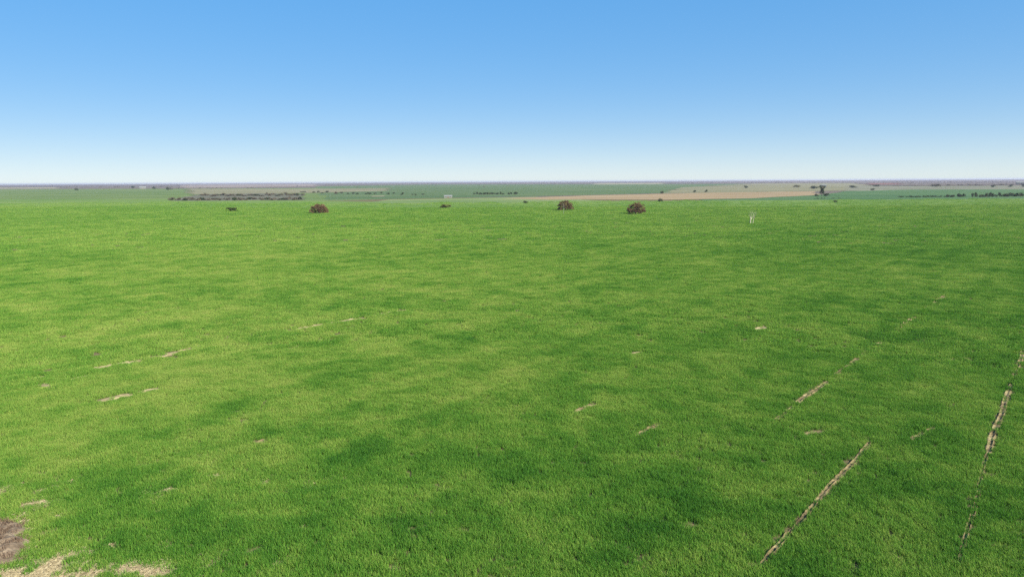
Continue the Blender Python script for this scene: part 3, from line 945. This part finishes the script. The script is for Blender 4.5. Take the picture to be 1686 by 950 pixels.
# tall slim tree
k, x, y, w, h = SHRUBS[10]
root = link('slim_tree', None); root.location = (x, y, .1)
rnd = random.Random(8)
v, f = [], []
tube(v, f, Vector((0, 0, -.2)), Vector((.1, 0, h * .35)), w * .06, w * .045, 8)
tube(v, f, Vector((.1, 0, h * .35)), Vector((0, .1, h * .9)), w * .045, w * .012, 8)
link('trunk', mesh_from('trunk', v, f, MAT['bark'], True), root)
v, f, var, lv, lf = [], [], [], [], []
for q in range(26):
    t = .28 + .68 * q / 25; a = q * 2.4
    wid = w * (.16 + .34 * math.exp(-((t - .86) / .13) ** 2) + .18 * math.exp(-((t - .35) / .14) ** 2))
    p0 = Vector((.05, .05, h * (t - .05))); p1 = Vector((math.cos(a) * wid, math.sin(a) * wid, h * t))
    tube(lv, lf, p0, p1, w * .012, w * .004, 4)
    for j in range(60):
        o = Vector((rnd.gauss(0, 1), rnd.gauss(0, 1), rnd.gauss(0, 1))).normalized() * w * .15 * rnd.random() ** .5
        p = p0.lerp(p1, rnd.uniform(.5, 1)) + o
        a_ = Vector((rnd.gauss(0, 1), rnd.gauss(0, 1), rnd.gauss(0, 1))).normalized(); b_ = a_.orthogonal().normalized(); c_ = a_.cross(b_)
        s1 = w * rnd.uniform(.03, .055); b = len(v)
        v += [p - b_ * s1, p + c_ * s1 * .6, p + b_ * s1, p - c_ * s1 * .6]; f.append((b, b + 1, b + 2, b + 3)); var += [rnd.random()] * 4
me = mesh_from('crown', v, f, MAT['dark_leaf']); add_var(me, var)
link('crown', me, root)
link('limbs', mesh_from('limbs', lv, lf, MAT['bark']), root)
tag(root, 'tall slim dark tree above the end of the tan strip on the right', 'tree')

# rows of bushes
ROW_INFO = {
    'scrub_front': ('scrub_bush', 'brown', 'bush in the front scrub row behind the low green bush', 'front row of scrub on the left'),
    'scrub_back': ('scrub_bush', 'brown', 'bush in the fainter rear scrub row on the left', 'rear row of scrub on the left'),
    'far_row': ('field_bush', 'dark', 'small bush scattered between scrub rows and white building', 'scattered bushes left of centre'),
    'hedge': ('hedge_bush', 'dark', 'bush in short dark hedge right of white building', 'short hedge at centre'),
    'low_hedge': ('hedge_bush', 'dark', 'bush in the low thin hedge left of shelter belt', 'thin low hedge on the right'),
    'belt': ('belt_bush', 'dark', 'bush in dark shelter belt at right edge', 'shelter belt on the right'),
    'track_bush': ('field_bush', 'green', 'very low bush in the line below slim tree', 'low bushes below the slim tree'),
}
ONES = ['', 'first', 'second', 'third', 'fourth', 'fifth', 'sixth', 'seventh', 'eighth', 'ninth', 'tenth', 'eleventh', 'twelfth', 'thirteenth', 'fourteenth', 'fifteenth', 'sixteenth', 'seventeenth', 'eighteenth', 'nineteenth']
def ordinal(k):
    if k < 20: return ONES[k]
    t = {2: ('twentieth', 'twenty'), 3: ('thirtieth', 'thirty'), 4: ('fortieth', 'forty')}[k // 10]
    return t[0] if k % 10 == 0 else t[1] + '-' + ONES[k % 10]
by_row = {}
for q in ROWS: by_row.setdefault(q[0], []).append(q)
i = 0
for key, qs in by_row.items():
    nm, kind0, lab, grp = ROW_INFO[key]
    qs.sort(key=lambda q: q[1] / q[2])
    for m, (key, x, y, w, h) in enumerate(qs):
        kind = kind0
        if i % 5 == 4 and key.startswith('scrub'): kind = 'dark'
        shrub(nm, kind, x, y, w, h, 900 + i, ordinal(m + 1) + ' from the left: ' + lab, 'bush', grp)
        i += 1

# pale dead tree in the wheat
DX, DY, DH = 83.93, 243.93, 4.9
rnd = random.Random(21)
root = link('dead_tree', None); root.location = (DX, DY, float(gz(DX, DY)))
v, f, tips = [], [], []
tube(v, f, Vector((-.75, 0, -.15)), Vector((-.8, .05, .8)), .30, .24, 8)
tube(v, f, Vector((-.8, .05, .8)), Vector((-.72, 0, 1.7)), .24, .19, 8)
link('trunk', mesh_from('trunk', v, f, MAT['bleached'], True), root)
v, f = [], []
for p, d, L, r_ in (((-.72, 0, 1.6), (.1, .1, 1), 1.7, .17), ((-.75, 0, 1.3), (.75, .1, 1), 1.9, .16), ((-.7, 0, 1.6), (-.25, -.3, 1), 1.3, .12),
                    ((.15, .2, -.1), (.12, 0, 1), 2.3, .15), ((.2, .2, 1.4), (.7, -.2, 1), 1.6, .11)):
    grow(v, f, tips, rnd, Vector(p), Vector(d).normalized(), L, r_, 1, 3, .55, .8, 6)
link('limbs', mesh_from('limbs', v, f, MAT['bleached'], True), root)
tag(root, 'pale bleached dead tree with bare forked limbs alone in the wheat', 'tree')

# thin pale post before the middle domed tree
PX, PY, PH = 23.83, 321.4, 4.5
root = link('marker_post', None); root.location = (PX, PY, float(gz(PX, PY)))
v, f = [], []
tube(v, f, Vector((0, 0, -.3)), Vector((0, 0, PH * .5)), .07, .065, 10); tube(v, f, Vector((0, 0, PH * .5)), Vector((0, 0, PH)), .065, .055, 10)
link('pole', mesh_from('pole', v, f, MAT['white'], True), root)
v, f = [], []
tube(v, f, Vector((0, 0, PH)), Vector((0, 0, PH + .08)), .085, .08, 10); tube(v, f, Vector((0, 0, PH + .08)), Vector((0, 0, PH + .16)), .08, .01, 10)
link('cap', mesh_from('cap', v, f, MAT['white']), root)
tag(root, 'thin pale post in the wheat in front of the middle domed tree', 'post')

# ------------------------------------------------------------------ far buildings
def box(v, f, x0, x1, y0, y1, z0, z1):
    b = len(v)
    v += [(x0, y0, z0), (x1, y0, z0), (x1, y1, z0), (x0, y1, z0), (x0, y0, z1), (x1, y0, z1), (x1, y1, z1), (x0, y1, z1)]
    f += [tuple(b + k for k in q) for q in ((0, 3, 2, 1), (4, 5, 6, 7), (0, 1, 5, 4), (1, 2, 6, 5), (2, 3, 7, 6), (3, 0, 4, 7))]

def building(name, x, y, W, H, D, rz, label, cat, roof='metal_roof', nwin=2, wall='white'):
    root = link(name, None); root.location = (x, y, .12); root.rotation_euler.z = rz
    wh = H * .6
    v = [(-W/2, -D/2, -.3), (W/2, -D/2, -.3), (W/2, D/2, -.3), (-W/2, D/2, -.3), (-W/2, -D/2, wh), (W/2, -D/2, wh), (W/2, D/2, wh), (-W/2, D/2, wh), (-W/2, 0, H - .12), (W/2, 0, H - .12)]
    f = [(0, 1, 5, 4), (2, 3, 7, 6), (1, 2, 6, 9, 5), (3, 0, 4, 8, 7)]
    link('wall', mesh_from('wall', v, f, MAT[wall]), root)
    e = .35
    for s in (-1, 1):
        t = .14; ye = s * (D / 2 + e); ze = wh - (H - wh) * e / (D / 2)
        a = [(-W/2 - e, ye, ze + .02), (W/2 + e, ye, ze + .02), (W/2 + e, s * .01, H), (-W/2 - e, s * .01, H)]
        v = a + [(p[0], p[1], p[2] + t) for p in a]
        link('roof_slope', mesh_from('roof_slope', v, [(0, 1, 2, 3), (4, 5, 6, 7), (0, 1, 5, 4), (1, 2, 6, 5), (2, 3, 7, 6), (3, 0, 4, 7)], MAT[roof]), root)
    v, f = [], []; box(v, f, -.5, .5, -D/2 - .06, -D/2 + .02, -.2, min(2.1, wh * .85))
    link('door', mesh_from('door', v, f, MAT['door']), root)
    for i in range(nwin):
        cx = (-1 if i % 2 else 1) * W * (.28 if nwin < 3 else .18 + .2 * (i // 2))
        v, f = [], []; box(v, f, cx - .5, cx + .5, -D/2 - .05, -D/2 + .02, wh * .42, wh * .8)
        link('window', mesh_from('window', v, f, MAT['dark_glass']), root)
    return tag(root, label, cat)

building('farm_shed', -58.5, 650.9, 7.0, 2.3, 5.0, .05, 'small white farm building with pale roof left of centre', 'building')
building('barn', -935.7, 1791.0, 14.0, 6.0, 9.0, .5, 'tiny far pale grey barn between bushes near the left horizon', 'barn', nwin=4, wall='grey_wall')
building('farmhouse', 1262.7, 1753.1, 15.0, 7.2, 9.0, -.5, 'far pale house near the horizon at the right edge', 'house', nwin=4, wall='grey_wall')
building('farmhouse', 606.8, 1374.1, 11.5, 5.0, 7.0, -.3, 'far pale house just behind the top of the slim tree', 'house', nwin=2, wall='grey_wall')

# ------------------------------------------------------------------ far scrub that reads as one mass
n = 5200
a = R(1) * (rng.random(n) * 2 - 1) * 44; r_ = 1750 + 9000 * rng.random(n) ** 2.0
x, y = r_ * np.sin(a), r_ * np.cos(a)
k = vnoise(x / 420, y / 420, 51) + .6 * vnoise(x / 130, y / 130, 52) > 0.08
infield = np.zeros(n, bool)
for nm_, mt_, ly_, poly in FIELDS:
    if mt_ in ('scrub',): continue
    P = np.array(poly); inn = np.zeros(n, bool); j = len(P) - 1
    for i in range(len(P)):
        c_ = ((P[i, 1] > y) != (P[j, 1] > y)) & (x < (P[j, 0] - P[i, 0]) * (y - P[i, 1]) / (P[j, 1] - P[i, 1] + 1e-9) + P[i, 0])
        inn ^= c_; j = i
    infield |= inn
k &= ~infield | (rng.random(n) < .02)
x, y = x[k], y[k]; n = len(x)
sw = rng.uniform(4, 11, n); sh = rng.uniform(1.8, 4.2, n)
scatter('far_scrub', x, y, np.zeros(n), np.stack([np.zeros(n), np.zeros(n), rng.random(n) * 6.283], 1), np.stack([sw, sw, sh], 1), rng.integers(0, 4, n), np.zeros(n),
        [shrub_meshes(700 + i, MAT['brown_leaf'], 110, .2)[0] for i in range(4)], 'grey brown scrub spread along the whole far horizon', 'scrub')

# ------------------------------------------------------------------ haze: a closed box of thin air
HB = 14500.0
v, f = [], []
box(v, f, -HB, HB, -HB, HB, -1.6, 17.5)
hm, hn, hl = new_mat('haze_air')
ho = hn.new('ShaderNodeOutputMaterial'); hvn = hn.new('ShaderNodeVolumePrincipled')
hvn.inputs['Color'].default_value = (0.47, 0.51, 0.66, 1)
hvn.inputs['Density'].default_value = 0.85e-4
hvn.inputs['Anisotropy'].default_value = 0.1
hl.new(hvn.outputs[0], ho.inputs['Volume'])
tag(link('haze', mesh_from('haze', v, f, hm)), 'thin pale blue haze over the far fields', 'haze', kind='stuff')
